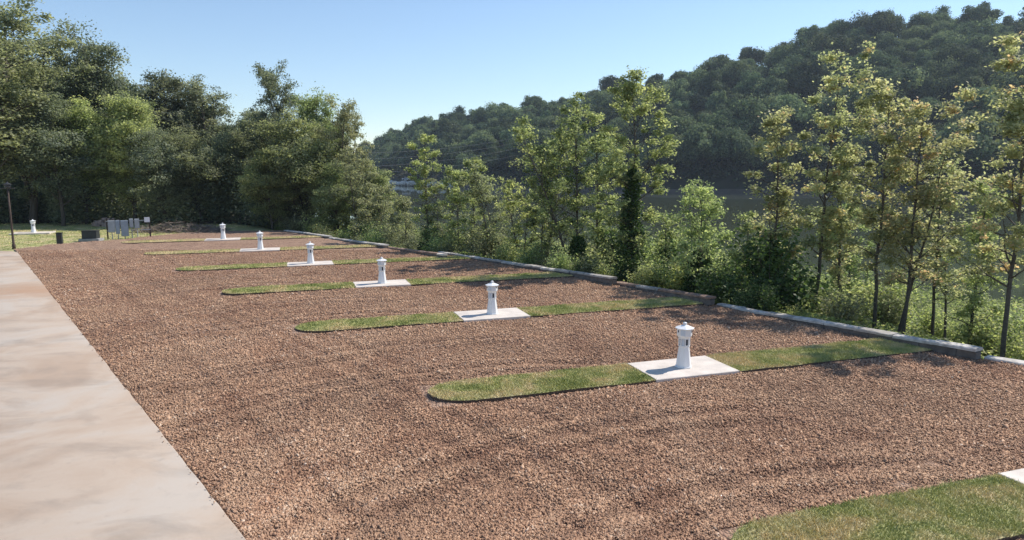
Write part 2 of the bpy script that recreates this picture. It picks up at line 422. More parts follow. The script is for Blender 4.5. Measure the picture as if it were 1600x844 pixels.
# gravel lot: a bent grid with ruts
def rut_height(x, y, only=False):
    t = x * TD[0] + y * TD[1]; q = x * ED[0] + y * ED[1]
    z = (0 if only else 1) * (fbm(x * .5, y * .5, 2) * .07 + fbm(x * 2.3, y * 2.3, 8) * .04)
    # turning ruts that swing from the road into each bay
    for k in range(-1, 7):
        b0 = P1 + STEP * (k + .5); tb = b0 @ TD; qb = b0 @ ED
        for off in (0, .9, 3.4, 4.3):
            cx_, r0 = tb - 9.5, 8.5 + off * .8
            rad = np.hypot(t - (tb - 9.0), q - 3.2 - 2.5)
            m_ = np.exp(-((rad - r0 + .5 * fbm(x * .3, y * .3, k)) / .16) ** 2) * (q < 12) * (t > tb - 9)
            z = z - .03 * m_ + .022 * np.exp(-((rad - r0 - .32) / .14) ** 2) * (q < 12) * (t > tb - 9)
    for qq in (4.2, 5.9, 6.6, 8.3):
        w_ = qq + .5 * np.sin(t * .11 + qq)
        z = z - .02 * np.exp(-((q - w_) / .2) ** 2) + .012 * np.exp(-((q - w_ - .3) / .15) ** 2)
    return z
def far_t(q):
    Fp = np.array(FAR); return np.interp(q, Fp @ ED, Fp @ TD)
def make_gravel():
    qs = np.linspace(0, 1, 190); ts = np.concatenate([np.linspace(-12, 4, 40, endpoint=False), np.linspace(4, 30, 330, endpoint=False), np.linspace(30, 57, 150)])
    Tt, Q0 = np.meshgrid(ts, qs, indexing='ij')
    # stretch t so the last row follows the far edge
    q = ROAD_Q + Q0 * (wall_q(Tt) - .02 - ROAD_Q)
    lim = far_t(q)
    t = np.where(Tt > 30, 30 + (Tt - 30) * (lim - 30) / 27., Tt)
    q = ROAD_Q + Q0 * (wall_q(t) - .02 - ROAD_Q)
    X = TD[0] * t + ED[0] * q; Y = TD[1] * t + ED[1] * q
    edge = np.minimum(np.clip((q - ROAD_Q) / .3, 0, 1), 1)
    Z = rut_height(X, Y) * edge + .0
    n = len(qs); V = np.stack([X, Y, Z], -1).reshape(-1, 3)
    i, j = np.meshgrid(np.arange(len(ts) - 1), np.arange(n - 1), indexing='ij')
    F = np.stack([i * n + j, i * n + j + 1, i * n + n + j + 1, i * n + n + j], -1).reshape(-1, 4)
    tag(link('gravel_lot', mesh_np('gravel_lot', V, F, M['gravel'], smooth=True)), kind='structure')
make_gravel()

def make_stones(Nn=520000):
    g = rng(3)
    Y = 7.2 + (40 - 7.2) * g.random(Nn * 2) ** 1.75; kx = g.uniform(-.8, .8, Nn * 2); X = kx * Y
    t = X * TD[0] + Y * TD[1]; q = X * ED[0] + Y * ED[1]
    ok = (q > ROAD_Q + .03 - .12 * g.random(len(q)) ** 30) & (q < wall_q(t) - .1)
    for k in range(-1, 4):
        d = np.stack([X, Y], 1) - (P1 + STEP * k); a = d @ SD; b = d @ ND
        ok &= ~((np.abs(b) < .72) & (a > -6.2))
    keep = g.random(len(q)) < .62 + .35 * np.clip(.5 + 2.2 * fbm(X * .9, Y * .9, 15), 0, 1)
    ix = np.nonzero(ok & keep)[0][:Nn]; X = X[ix]; Y = Y[ix]; n = len(X)
    s = g.lognormal(math.log(.0195), .36, n) * np.interp(Y, [8, 27], [1, 1.35])
    base = np.array([[1, 0, -.25], [-.55, .8, -.2], [-.5, -.85, -.25], [.05, .1, .75]])
    rot = g.uniform(0, 2 * np.pi, n); V = base[None] + g.normal(0, .28, (n, 4, 3)); V[:, :, 1] *= .75
    ca, sa = np.cos(rot), np.sin(rot)
    x = V[:, :, 0] * ca[:, None] - V[:, :, 1] * sa[:, None]; y = V[:, :, 0] * sa[:, None] + V[:, :, 1] * ca[:, None]
    tl = g.normal(0, .5, n); z = V[:, :, 2] + x * tl[:, None] * .6
    z0 = rut_height(X, Y); z0 = np.where(X * ED[0] + Y * ED[1] < ROAD_Q, .052, z0)
    W = np.stack([X[:, None] + x * s[:, None], Y[:, None] + y * s[:, None], z0[:, None] + .016 + z * s[:, None] * .8], -1).reshape(-1, 3)
    f = np.array([[0, 1, 3], [1, 2, 3], [2, 0, 3], [0, 2, 1]])
    F = (np.arange(n)[:, None, None] * 4 + f[None]).reshape(-1, 3)
    tone = np.repeat(np.clip(g.normal(.44, .22, n) + .5 * fbm(X * .35, Y * .35, 21) + 6 * np.clip(rut_height(X, Y, True), -.04, .03), 0, 1), 4)
    tag(link('gravel_stones', mesh_np('gravel_stones', W, F, M['stone'], attr=tone)), 'loose reddish brown gravel stones covering the parking bays', 'gravel', kind='stuff')
make_stones()

# concrete lane
def make_road():
    ts = np.concatenate([np.linspace(-14, 30, 110, endpoint=False), np.linspace(30, 49.4, 60)])
    g = rng(11); V = []; n = 6
    for i, t in enumerate(ts):
        e = ROAD_Q + .03 * fbm(t * 1.5, 0., 4) * 2
        if t > 47.6: e -= (t - 47.6) ** 2 * .28
        for q, z in ((e, -.05), (e, .035), (e - .02, .045), (e - 3, .05), (e - 7, .05), (-22 if t < 40 else -22 + 0, .05)):
            p = tq(t, q); V.append((p[0], p[1], z))
    F = [(i * n + j, i * n + n + j, i * n + n + j + 1, i * n + j + 1) for i in range(len(ts) - 1) for j in range(n - 1)]
    e = (len(ts) - 1) * n
    me = mesh_np('concrete_road', V, np.array(F), M['road'])
    tag(link('concrete_road', me), kind='structure')
make_road()

# ------------------------------------------------------------------ grass islands, pads
SLABEL = {
 -1: ('grass strip in the bottom right corner, nearest the camera', 'white concrete pad cut off by the right edge, in the nearest grass strip'),
 0: ('grass strip with rounded end around the largest white pedestal', 'white concrete pad under the largest, nearest white pedestal'),
 1: ('second grass strip back, behind the one with the largest pedestal', 'white concrete pad under the second largest white pedestal'),
 2: ('third grass strip back, ending at the long grey stone wall', 'white concrete pad under the third largest white pedestal'),
 3: ('fourth grass strip back, olive green with thin dark edge', 'white concrete pad under the fourth largest white pedestal'),
 4: ('fifth grass strip back, mostly dry and tan', 'white concrete pad under the fifth largest, last but one white pedestal of the row'),
 5: ('farthest grass strip of the row, a thin sliver near the brush pile', 'white concrete pad under the farthest white pedestal of the gravel row'),
}
def make_strip(k):
    P = P1 + STEP * k
    root = empty('grass_strip', (P[0], P[1], 0), math.atan2(SD[1], SD[0]))
    tag(root, SLABEL[k][0], 'grass strip', 'raised grass strips between the gravel bays')
    hw = .68; g = rng(20 + k)
    # where the wall cuts the strip, on each side
    def a_end(b):
        a = np.linspace(2, 14, 400); p = P + SD * a[:, None] + ND * b
        u = p @ ED - wall_q(p @ TD); i = np.argmax(u > -.12); return a[i] if u.max() > -.12 else 14.
    def wob(a, s): return .05 * fbm(a * 1.1, s * 7. + k, 3) * 2
    pieces = []
    for (a0, a1, roundL) in ((-6.3 if k < 0 else -6.08, -1.115, True), (1.115, None, False)):
        left = []; right = []
        if roundL:
            c = a0 + hw * 1.25
            for an in np.linspace(math.pi, math.pi / 2, 9): left.append((c + hw * 1.25 * math.cos(an), hw * math.sin(an)))
            for an in np.linspace(math.pi, 1.5 * math.pi, 9)[1:]: right.append((c + hw * 1.25 * math.cos(an), hw * math.sin(an)))
            for a in np.arange(c + .2, a1, .2): left.append((a, hw + wob(a, 1))); right.append((a, -hw + wob(a, 2)))
            left.append((a1, hw)); right.append((a1, -hw))
            outline = right + left[::-1]
        else:
            e1, e2 = a_end(-hw), a_end(hw)
            outline = [(a0, -hw)] + [(a, -hw + wob(a, 2)) for a in np.arange(a0 + .2, e1 - .1, .2)] + [(e1, -hw), ((e1 + e2) / 2, 0), (e2, hw)] + [(a, hw + wob(a, 1)) for a in np.arange(e2 - .2, a0 + .1, -.2)] + [(a0, hw)]
        pieces.append(outline)
    top = MB(); side = MB(); H = .055
    for o in pieces:
        n = len(o)
        top.add([(x, y, H) for x, y in o], [tuple(range(n))])
        side.add([(x, y, -.05) for x, y in o] + [(x + .0, y, H - .004) for x, y in o], [(i, (i + 1) % n, n + (i + 1) % n, n + i) for i in range(n)])
    top.build('turf', M['turf_dry' if k >= 4 else 'turf'], root); side.build('soil_edge', M['soil'], root)
    # blades
    dens = {-1: 4200, 0: 3400, 1: 2000, 2: 1200, 3: 800, 4: 500, 5: 400}[k]
    bx = []; 
    for o in pieces:
        oa = np.array(o); lo, hi = oa.min(0) - .03, oa.max(0) + .03
        nn = int((hi[0] - lo[0]) * (hi[1] - lo[1]) * dens)
        p = g.uniform(lo, hi, (nn, 2))
        ins = np.zeros(nn, bool); j = len(oa) - 1
        for i in range(len(oa)):
            xi, yi = oa[i]; xj, yj = oa[j]
            ins ^= ((yi > p[:, 1]) != (yj > p[:, 1])) & (p[:, 0] < (xj - xi) * (p[:, 1] - yi) / (yj - yi + 1e-12) + xi); j = i
        bx.append(p[ins])
    B = np.concatenate(bx); n = len(B); B = B + g.normal(0, .016, B.shape)
    wp = P + SD * B[:, :1] + ND * B[:, 1:]
    patch = vnoise(wp[:, 0] * 1.7, wp[:, 1] * 1.7, 4) * .6 + vnoise(wp[:, 0] * 5, wp[:, 1] * 5, 6) * .4
    hgt = (.018 + .05 * patch) * g.uniform(.6, 1.3, n); wd = .006 * g.uniform(.8, 1.6, n) * {-1: 1, 0: 1.2, 1: 1.7}.get(k, 2.4)
    an = g.uniform(0, 2 * np.pi, n); le = g.normal(0, .6, (n, 2)) * hgt[:, None]
    v0 = np.stack([B[:, 0] - np.cos(an) * wd, B[:, 1] - np.sin(an) * wd, np.full(n, H - .005)], 1)
    v1 = np.stack([B[:, 0] + np.cos(an) * wd, B[:, 1] + np.sin(an) * wd, np.full(n, H - .005)], 1)
    v2 = np.stack([B[:, 0] + le[:, 0], B[:, 1] + le[:, 1], H + hgt], 1)
    V = np.stack([v0, v1, v2], 1).reshape(-1, 3); F = np.arange(3 * n).reshape(-1, 3)
    tag(link('grass_blades', mesh_np('grass_blades', V, F, M['blade_dry' if k >= 4 else 'blade'], attr=np.clip(g.normal(.5, .22, n), 0, 1)), root), kind='stuff')
    # pad
    m = MB(); m.box((0, 0, .005), (2.20, 1.38, .13), 0, .012)
    p = m.build('concrete_pad', M['pad'], None, (P[0], P[1], 0)); p.rotation_euler = (0, 0, math.atan2(SD[1], SD[0]))
    tag(p, SLABEL[k][1], 'concrete pad', 'white pads under the pedestals')
for k in range(-1, 6): make_strip(k)

# ------------------------------------------------------------------ lighthouse shaped power pedestals
def make_pedestal():
    r = empty('power_pedestal', (0, 0, 0))
    n = 8; f = 1 / math.cos(math.pi / 8)
    m = MB(); m.lathe([(.185 * f, 0), (.185 * f, .025), (.168 * f, .03)], n); m.build('base_flange', M['white'], r)
    m = MB(); m.lathe([(.165 * f, .02), (.158 * f, .12), (.118 * f, .46), (.114 * f, .50)], n); m.build('shaft', M['white'], r)
    m = MB(); m.lathe([(.116 * f, .495), (.128 * f, .505), (.128 * f, .525), (.116 * f, .53)], n)
    m.build('gallery_floor', M['white'], r); m = MB(); m.lathe([(.116 * f, .685), (.126 * f, .69), (.126 * f, .705), (.116 * f, .71)], n); m.build('gallery_ring', M['white'], r)
    m = MB(); m.lathe([(.088 * f, .53), (.088 * f, .685)], n); m.build('gallery_core', M['dark'], r)  # solid core coloured dark for the shade in the gaps between posts
    for i in range(8):
        a = math.pi / 8 + i * math.pi / 4; rr = .116 * f
        m = MB(); m.box((rr * math.cos(a), rr * math.sin(a), .605), (.022, .026, .16), a); m.build('gallery_post', M['white'], r)
    for i in (0, 1):
        a = math.pi / 4 + i * math.pi; rr = .1
        m = MB(); m.box((rr * math.cos(a), rr * math.sin(a), .605), (.03, .05, .15), a, .004); m.build('outlet_cover', M['white_b'], r)
    m = MB(); m.lathe([(.118 * f, .70), (.158 * f, .755), (.163 * f, .765), (.163 * f, .93), (.15 * f, .935)], n); hd = m.build('lantern_head', M['white'], r)
    for i in (5, 1, 4, 7):
        a = i * math.pi / 4; rr = .166
        m = MB()
        if i in (4, 7): m.box((rr * math.cos(a), rr * math.sin(a), .87), (.012, .03, .05), a); m.build('vent_slot', M['dark'], hd)
        else: m.box((rr * math.cos(a), rr * math.sin(a), .85), (.014, .105, .13), a, .003); m.build('meter_window', M['white_b'], hd)
    m = MB(); m.lathe([(.15 * f, .925), (.205 * f, .935), (.208 * f, .948), (.06, 1.012), (.045, 1.018)], n); rf = m.build('roof_cap', M['white'], r)
    m = MB(); m.lathe([(.035, 1.01), (.034, 1.03), (.046, 1.04), (.048, 1.058), (.034, 1.075), (.008, 1.083)], 12, smooth=True); m.build('finial', M['white'], rf)
    return r
PLAB = {-1: 'white lighthouse shaped pedestal just outside the bottom right corner',
 0: 'largest white lighthouse shaped pedestal, nearest the camera on its pad', 1: 'second largest white lighthouse pedestal, one bay behind the nearest',
 2: 'third largest white lighthouse pedestal, in the middle of the row of six', 3: 'fourth largest white lighthouse pedestal of the gravel row',
 4: 'fifth largest white lighthouse pedestal, last but one of the row', 5: 'smallest, farthest white lighthouse pedestal on the gravel lot'}
ped = make_pedestal(); reg(ped)
for k in range(0, 6):
    o = ped if k == 0 else copy_tree(ped)
    P = P1 + STEP * k + SD * .03; o.location = (P[0], P[1], .07); o.rotation_euler = (0, 0, R(18) + .05 * k)
    tag(o, PLAB[k], 'power pedestal', 'lighthouse shaped power pedestals')
o = copy_tree(ped); P = P1 - STEP; o.location = (P[0], P[1], .085); tag(o, PLAB[-1], 'power pedestal', 'lighthouse shaped power pedestals')
o = copy_tree(ped); o.location = (-35.85, 51.06, .03); o.scale = (.92,) * 3
tag(o, 'white lighthouse pedestal standing on the lawn right of the lamp post', 'power pedestal', 'lighthouse shaped power pedestals')
m = MB(); m.box((0, 0, -.02), (2.6, 1.5, .12), 0, .01); p = m.build('concrete_pad', M['pad'], None, (-35.9, 51.0, 0)); p.rotation_euler = (0, 0, R(18))
tag(p, 'pale concrete pad under the pedestal on the lawn by the lamp post', 'concrete pad', 'white pads under the pedestals')

# ------------------------------------------------------------------ retaining wall
def make_wall(t0, q0, z0, t1, q1, z1, blen, mats, label, depth=.31):
    """from the near end (t0) to the far end (t1); z = top above the gravel"""
    g = rng(int(t0 * 10) + 500)
    A = tq(t0, q0); B = tq(t1, q1); L = np.linalg.norm(B - A); d = (B - A) / L; nrm = np.array([d[1], -d[0]])
    if nrm @ ED < 0: nrm = -nrm
    root = empty('retaining_wall', (A[0], A[1], 0), math.atan2(d[1], d[0]))
    tag(root, label, 'retaining wall', 'block retaining wall segments along the gravel')
    sgn = 1 if (np.array([-math.sin(math.atan2(d[1], d[0])), math.cos(math.atan2(d[1], d[0]))]) @ nrm) > 0 else -1
    m = MB(); zt0, zt1 = z0 - .085, z1 - .085
    # face course, wavy split-face blocks
    nb = max(1, int(L / .45)); 
    for i in range(nb):
        x0, x1 = L * i / nb, L * (i + 1) / nb - .012
        for zl in range(5):
            top = (zt0 + (zt1 - zt0) * (i + .5) / nb) - zl * .2
            off = (.22 if zl % 2 else 0)
            m.box(((x0 + x1) / 2 + off * .3, sgn * depth / 2, top - .1), (x1 - x0, depth - .05 + g.uniform(-.015, .015), .192), 0, .012, .004)
    m.build('block_courses', M['wall_face'], root)
    nc = max(1, int(round(L / blen))); x = 0
    for i in range(nc):
        l = L / nc; x0, x1 = i * l, (i + 1) * l - g.uniform(.008, .03)
        zc0 = z0 + (z1 - z0) * i / nc; zc1 = z0 + (z1 - z0) * (i + 1) / nc
        y0 = sgn * g.uniform(-.03, .02); y1 = sgn * (depth + g.uniform(-.03, .04))
        dz = g.uniform(-.012, .012); n = 7
        V = []; 
        for s in range(n):
            xx = x0 + (x1 - x0) * s / (n - 1); zz = zc0 + (zc1 - zc0) * s / (n - 1) + dz
            wv = g.normal(0, .012, 4)
            for (yy, z_) in ((y0, zz - .08), (y0, zz - .02), (y0 + (y1 - y0) * .08, zz + wv[1] * .3), (y0 + (y1 - y0) * .5, zz + .006 + wv[2] * .5), (y1 - (y1 - y0) * .08, zz + wv[3] * .3), (y1, zz - .02), (y1, zz - .08)):
                V.append((xx, yy + wv[0] * (1 if z_ < zz - .01 else .6), z_))
        k = 7
        F = [(a * k + b, a * k + b + 1, a * k + k + b + 1, a * k + k + b) for a in range(n - 1) for b in range(k - 1)] + [tuple(range(k)), tuple((n - 1) * k + b for b in range(k - 1, -1, -1))]
        F += [(a * k, a * k + k, a * k + k + k - 1, a * k + k - 1) for a in range(n - 1)]
        MB().add(V, F).build('cap_stone', mats[i % len(mats)], root)
C, CP, CS = M['cap'], M['cap_pale'], M['cap_soil']
make_wall(-8, 19.75, .3, 5.45, 19.6, .05, 1.0, [CP, C], 'low pale wall segment at the right edge, below the tall wall end', .36)
make_wall(5.5, 19.2, .32, 13.75, 20.38, .04, 1.1, [CP, CP, C], 'long pale grey stone wall segment ending with a tall block near the right edge')
make_wall(13.75, 19.95, .33, 19.0, 20.85, .10, 1.3, [CS, CS, C], 'brown soil stained wall segment between two grey ones')
make_wall(18.8, 20.5, .34, 21.7, 20.93, .22, 1.45, [C], 'short raised grey wall segment with dark face, left of the brown one')
make_wall(21.8, 20.98, .2, 32.5, 20.96, .10, 1.0, [C, CP, C], 'long straight grey wall segment right of the white block')
make_wall(30.3, 19.83, .24, 30.9, 19.85, .24, .6, [M['pad']], 'single white end block of the reddish wall segment')
make_wall(30.95, 19.86, .24, 36.8, 20.03, .06, 1.1, [CS], 'reddish gravel covered wall segment left of the white block')
make_wall(36.6, 19.79, .22, 44.4, 19.7, .08, 1.1, [CP, C], 'pale grey wall segment beyond the reddish one')
make_wall(44.2, 19.65, .2, 52.2, 19.55, .06, 1.1, [CP], 'farthest pale wall segment at the back corner of the gravel')

# ------------------------------------------------------------------ vegetation
def leaves_np(g, C, s, upbias=.6, aspect=.55):
    n = len(C)
    nrm = g.normal(0, 1, (n, 3)); nrm[:, 2] = np.abs(nrm[:, 2]) + upbias; nrm /= np.linalg.norm(nrm, axis=1, keepdims=True)
    d = g.normal(0, 1, (n, 3)); d -= nrm * (d * nrm).sum(1, keepdims=True); d /= np.linalg.norm(d, axis=1, keepdims=True)
    e = np.cross(nrm, d); sz = s * g.uniform(.65, 1.35, n)[:, None]
    a = C - d * sz * .5; c = C + d * sz * .5; b = C + e * sz * .5 * aspect * 1.2 + nrm * sz * .08; dd = C - e * sz * .5 * aspect * 1.2 + nrm * sz * .08
    V = np.stack([a, b, c, dd], 1).reshape(-1, 3); return V, np.arange(4 * n).reshape(-1, 4)

def grow(seed, H, crown_lo=.25, width=.3, nprim=22, prof='oval', leaf=.13, nleaf=6000, tr=.09, lean=(0, 0), rise=35, trunks=1, cl=.35, sparse=0., trunk_wob=.02, drop=.0):
    """returns trunk (V,F) and crown (V,F,tone), base at the origin; width = crown radius / height"""
    g = rng(seed); TV, TF, nv = [], [], 0; cents = []
    def add(P, r, n=6):
        nonlocal nv
        V, F = tube_np(np.array(P), np.array(r), n); TV.append(V); TF.append(F + nv); nv += len(V)
    for tk in range(trunks):
        k = 11; hh = H * (1 if tk == 0 else g.uniform(.72, .93)); z = np.linspace(-.5, hh, k)
        w1 = np.cumsum(g.normal(0, trunk_wob * H, (k, 2)) * np.linspace(.3, 1, k)[:, None], 0) * .6
        base = g.normal(0, .25, 2) if tk else np.zeros(2); sp = g.normal(0, .10, 2) * H if trunks > 1 else np.zeros(2)
        P = np.zeros((k, 3)); P[:, 2] = z; s = (z / hh).clip(0, 1)
        P[:, :2] = base + w1 + np.outer(s, np.array(lean) * H + sp)
        r = tr * (1 - s * .93) ** .8 * (.8 if tk else 1) * np.where(z < 0, 1.25, 1)
        add(P, r, 8)
        npm = int(nprim * (1 if tk == 0 else .7))
        for i in range(npm):
            f = crown_lo + (.985 - crown_lo) * ((i + g.random()) / npm)
            c = (f - crown_lo) / (1 - crown_lo)
            pf = {'oval': math.sin(math.pi * min(1, .12 + .83 * c)) ** .7, 'cone': (1 - c) ** .8 + .12, 'top': .35 + .65 * math.sin(math.pi * min(1, c * .95)) ** .6 * (1 if c > .4 else .6 + c), 'irr': .5 + .5 * g.random()}[prof]
            if g.random() < sparse: pf *= .35
            L = width * H * pf * g.uniform(.65, 1.2)
            az = i * 2.4 + g.normal(0, .5); el = R(g.normal(rise, 12))
            p0 = np.array([np.interp(f * hh, z, P[:, j]) for j in range(3)])
            d = np.array([math.cos(az) * math.cos(el), math.sin(az) * math.cos(el), math.sin(el)])
            m = 6; pts = [p0]; dd = d.copy()
            for q in range(m - 1):
                dd = dd + g.normal(0, .16, 3) + np.array([0, 0, .06 - drop]); dd /= np.linalg.norm(dd); pts.append(pts[-1] + dd * L / (m - 1))
            pts = np.array(pts); r0 = np.interp(f * hh, z, r) * .5 + .004
            add(pts, r0 * np.linspace(1, .2, m), 5)
            nsec = max(2, int(L / .45))
            for q in range(nsec):
                s_ = g.uniform(.25, 1); p = np.array([np.interp(s_ * (m - 1), np.arange(m), pts[:, j]) for j in range(3)])
                d2 = dd + g.normal(0, .75, 3); d2[2] += .1; d2 /= np.linalg.norm(d2); L2 = L * g.uniform(.22, .45) * (1.1 - .5 * s_) + .12
                e = p + d2 * L2; mid = (p + e) / 2 + g.normal(0, .05, 3) * L2
                add([p, mid, e], r0 * np.array([.3, .2, .08]) + .002, 4)
                cents += [e, mid * .4 + e * .6]
            cents.append(pts[-1])
        cents.append(P[-1]); cents.append(P[-1] - np.array([0, 0, .2]))
    cents = np.array(cents); K = len(cents)
    wgt = g.gamma(1.6, 1, K); wgt /= wgt.sum()
    idx = g.choice(K, nleaf, p=wgt); tone_c = g.normal(.5, .2, K)
    C = cents[idx] + g.normal(0, 1, (nleaf, 3)) * np.array([cl, cl, cl * .6]) * g.uniform(.4, 1, (K, 1))[idx]
    V, F = leaves_np(g, C, leaf)
    tone = np.clip(tone_c[idx] + g.normal(0, .16, nleaf), 0, 1)
    return (np.concatenate(TV), np.concatenate(TF)), (V, F, tone)

def blob_crown(seed, rx, rz, zc, nb=34, leaf=.5, nleaf=5000, squash=.75):
    """dense rounded crown: many lumps, leaves on the lumps"""
    g = rng(seed)
    d = g.normal(0, 1, (nb, 3)); d[:, 2] = np.where(d[:, 2] < -.25, -d[:, 2], d[:, 2]); d /= np.linalg.norm(d, axis=1, keepdims=True)
    c = d * np.array([rx, rx, rz]) * g.uniform(.45, .95, (nb, 1)) + np.array([g.normal(0, .12) * rx, g.normal(0, .12) * rx, 0]) * (d[:, 2:] > .3); rad = rx * (g.uniform(.16, .4, nb) if nb > 40 else g.uniform(.2, .4, nb))
    idx = g.choice(nb, nleaf, p=rad ** 2 / (rad ** 2).sum())
    o = g.normal(0, 1, (nleaf, 3)); o /= np.linalg.norm(o, axis=1, keepdims=True)
    an3 = g.uniform(.65, 1.3, (nb, 3)); bumpy = 1 + .22 * np.sin(o[:, :1] * 5 + idx[:, None]) * np.cos(o[:, 1:2] * 6 + idx[:, None] * 2.1)
    P = c[idx] + o * an3[idx] * bumpy * (rad[idx] * np.clip(g.normal(.92, .16, nleaf), .3, 1.45))[:, None] * np.array([1, 1, squash]); P[:, 2] += zc
    n = o + g.normal(0, .45, (nleaf, 3)); n[:, 2] += .15; n /= np.linalg.norm(n, axis=1, keepdims=True)
    t = g.normal(0, 1, (nleaf, 3)); t -= n * (t * n).sum(1, keepdims=True); t /= np.linalg.norm(t, axis=1, keepdims=True)
    e = np.cross(n, t); s = leaf * g.uniform(.6, 1.4, nleaf)[:, None] * .5
    V = np.stack([P - t * s, P + e * s * .7, P + t * s, P - e * s * .7], 1).reshape(-1, 3)
    tb = g.normal(.5, .18, nb); tone = np.clip(tb[idx] + g.normal(0, .15, nleaf), 0, 1)
    return V, np.arange(4 * nleaf).reshape(-1, 4), tone

def xy(px, Y):
    return Y * (px - 800) / 1078.5
def top_h(py, Y, x): return CAM_H + Y * ray_dz(py) - float(ground_z(x, Y))

def plant_tree(name, label, cat, group, x, y, meshes, scale=1., rz=0., sx=1.):
    r = empty(name, (x, y, float(ground_z(x, y)) - .05), rz); r.scale = (scale * sx, scale * sx, scale); tag(r, label, cat, group)
    for nm, me in meshes: link(nm, me, r)
    return r

# -- trees on the bank right behind the wall: each one grown for itself
BT = [  # px, top py, Y, half width px, kind, trunks, label
 (1600, 70, 19.5, 78, 'y', 1, 'tall yellow green tree at the right edge of the photo'),
 (1432, 165, 22.5, 62, 'y', 2, 'yellow green tree with two crooked leaning trunks, right of the dark straight trunk'),
 (1385, 130, 23.5, 55, 'y', 1, 'yellow green tree with one dark straight trunk, left of the pair of crooked trunks'),
 (1322, 215, 26, 36, 'y', 1, 'thin yellow green tree close to the right of the tallest slim one'),
 (1288, 100, 25.5, 48, 'y', 1, 'tallest slim yellow green tree with dark straight trunk behind the pale wall'),
 (1212, 172, 26.5, 48, 'y', 1, 'yellow green tree whose lower half is wrapped in dark vines, behind the pale wall'),
 (1100, 285, 27.5, 52, 'g', 2, 'low bushy tree with yellow green top behind the brown wall segment'),
 (1545, 285, 22, 40, 'g', 1, 'leafy green sapling beside the tall tree at the right edge'),
 (988, 112, 31.5, 56, 'g', 1, 'tall green tree with vine wrapped trunk behind the short raised wall segment'),
 (905, 140, 35, 50, 'g', 2, 'tall green tree with bare twigs at its top, left of the vine wrapped one'),
 (850, 205, 36.5, 42, 'g', 2, 'green tree with thin forked stems behind the long grey wall'),
 (770, 262, 40, 34, 'l', 2, 'feathery pale green tree with thin stems right of the small bright sapling'),
 (716, 262, 40.5, 26, 'g', 1, 'small bright green sapling with clear dark trunk behind the white block'),
 (664, 205, 46, 28, 'g', 1, 'slim green tree with straight thin trunk behind the reddish wall segment'),
 (632, 312, 48, 24, 'l', 1, 'short pale green tree with dark trunk left of the slim tree'),
 (592, 290, 51, 30, 'l', 2, 'small pale tree with leaning stems near the far wall'),
 (1482, 235, 25.5, 42, 'y', 2, 'medium height yellow green tree between the crooked pair and the right edge tree'),
 (1345, 320, 30, 40, 'g', 2, 'low light green tree in the gap behind the thin yellow green one'),
 (1160, 338, 29.5, 36, 'g', 2, 'low green tree between the bushy one and the vine wrapped yellow green one'),
 (1045, 335, 31, 36, 'g', 2, 'low green tree right of the tall one with vine wrapped trunk'),
 (935, 205, 37, 42, 'g', 1, 'green tree filling the gap left of the tall vine wrapped trunk'),
 (815, 285, 38.5, 34, 'g', 2, 'low green tree between the forked stems and the feathery pale tree'),
 (742, 245, 43, 26, 'g', 1, 'thin green tree just right of the bright sapling'),
 (690, 262, 46.5, 24, 'l', 2, 'pale wispy tree between the slim tree and the bright sapling'),
 (610, 305, 55, 28, 'g', 1, 'light green tree near the far wall left of the boulders'),
 (560, 240, 54, 34, 'l', 2, 'light green tree beside the right end of the dark woods'),
]
MATK = {'y': 'leaf_yellow', 'g': 'leaf_green', 'l': 'leaf_grey'}
for i, (px, py, Y, hw, kd, ntr, lab) in enumerate(BT):
    x = xy(px, Y); H = top_h(py, Y, x) * .96; W = hw * Y / 1067.
    leaf = {'y': .102, 'g': .1, 'l': .088}[kd] * (.8 + Y / 80)
    nl = int(min(21000, {'y': 10.5, 'g': 13, 'l': 13}[kd] * H * W / (leaf * leaf)))
    low = (.3 if kd == 'y' else .2) if H > 7 else .1
    (tv, tf), (cv, cf, tn) = grow(100 + i, H, low, W / H * 1.3, int(14 + H * 2.6), 'irr' if kd == 'y' else 'oval', leaf, nl, .035 + H * .0045, rise=28 if kd == 'y' else 40, trunks=ntr, cl=.19, sparse=.3, trunk_wob=.010)
    ms = [('trunk', mesh_np('trunk', tv, tf, M['bark_dark'], smooth=True)), ('crown', mesh_np('crown', cv, cf, M[MATK[kd]], attr=tn))]
    r = plant_tree('bank_tree', lab, 'tree', 'trees on the river bank behind the wall', x, Y, ms)
    if px in (988, 1212, 1100, 905):      # climbing vines round the stem
        g = rng(900 + i); n = 5200; hv = H * {988: .62, 1212: .45, 1100: .55, 905: .3}[px]
        z = hv * g.random(n) ** .9; rad = (.75 if px != 1100 else .95) * (1 - (z / hv) ** 2 * .7) * (.7 + .5 * vnoise(z * 1.5, g.random(n) * 3, i)) * np.sqrt(g.random(n))
        a = g.uniform(0, 2 * np.pi, n); Cc = np.stack([rad * np.cos(a), rad * np.sin(a), z], 1)
        v, f = leaves_np(g, Cc, .14); link('climbing_vine', mesh_np('climbing_vine', v, f, M['leaf_vine'], attr=np.clip(g.normal(.45, .25, n), 0, 1)), r)

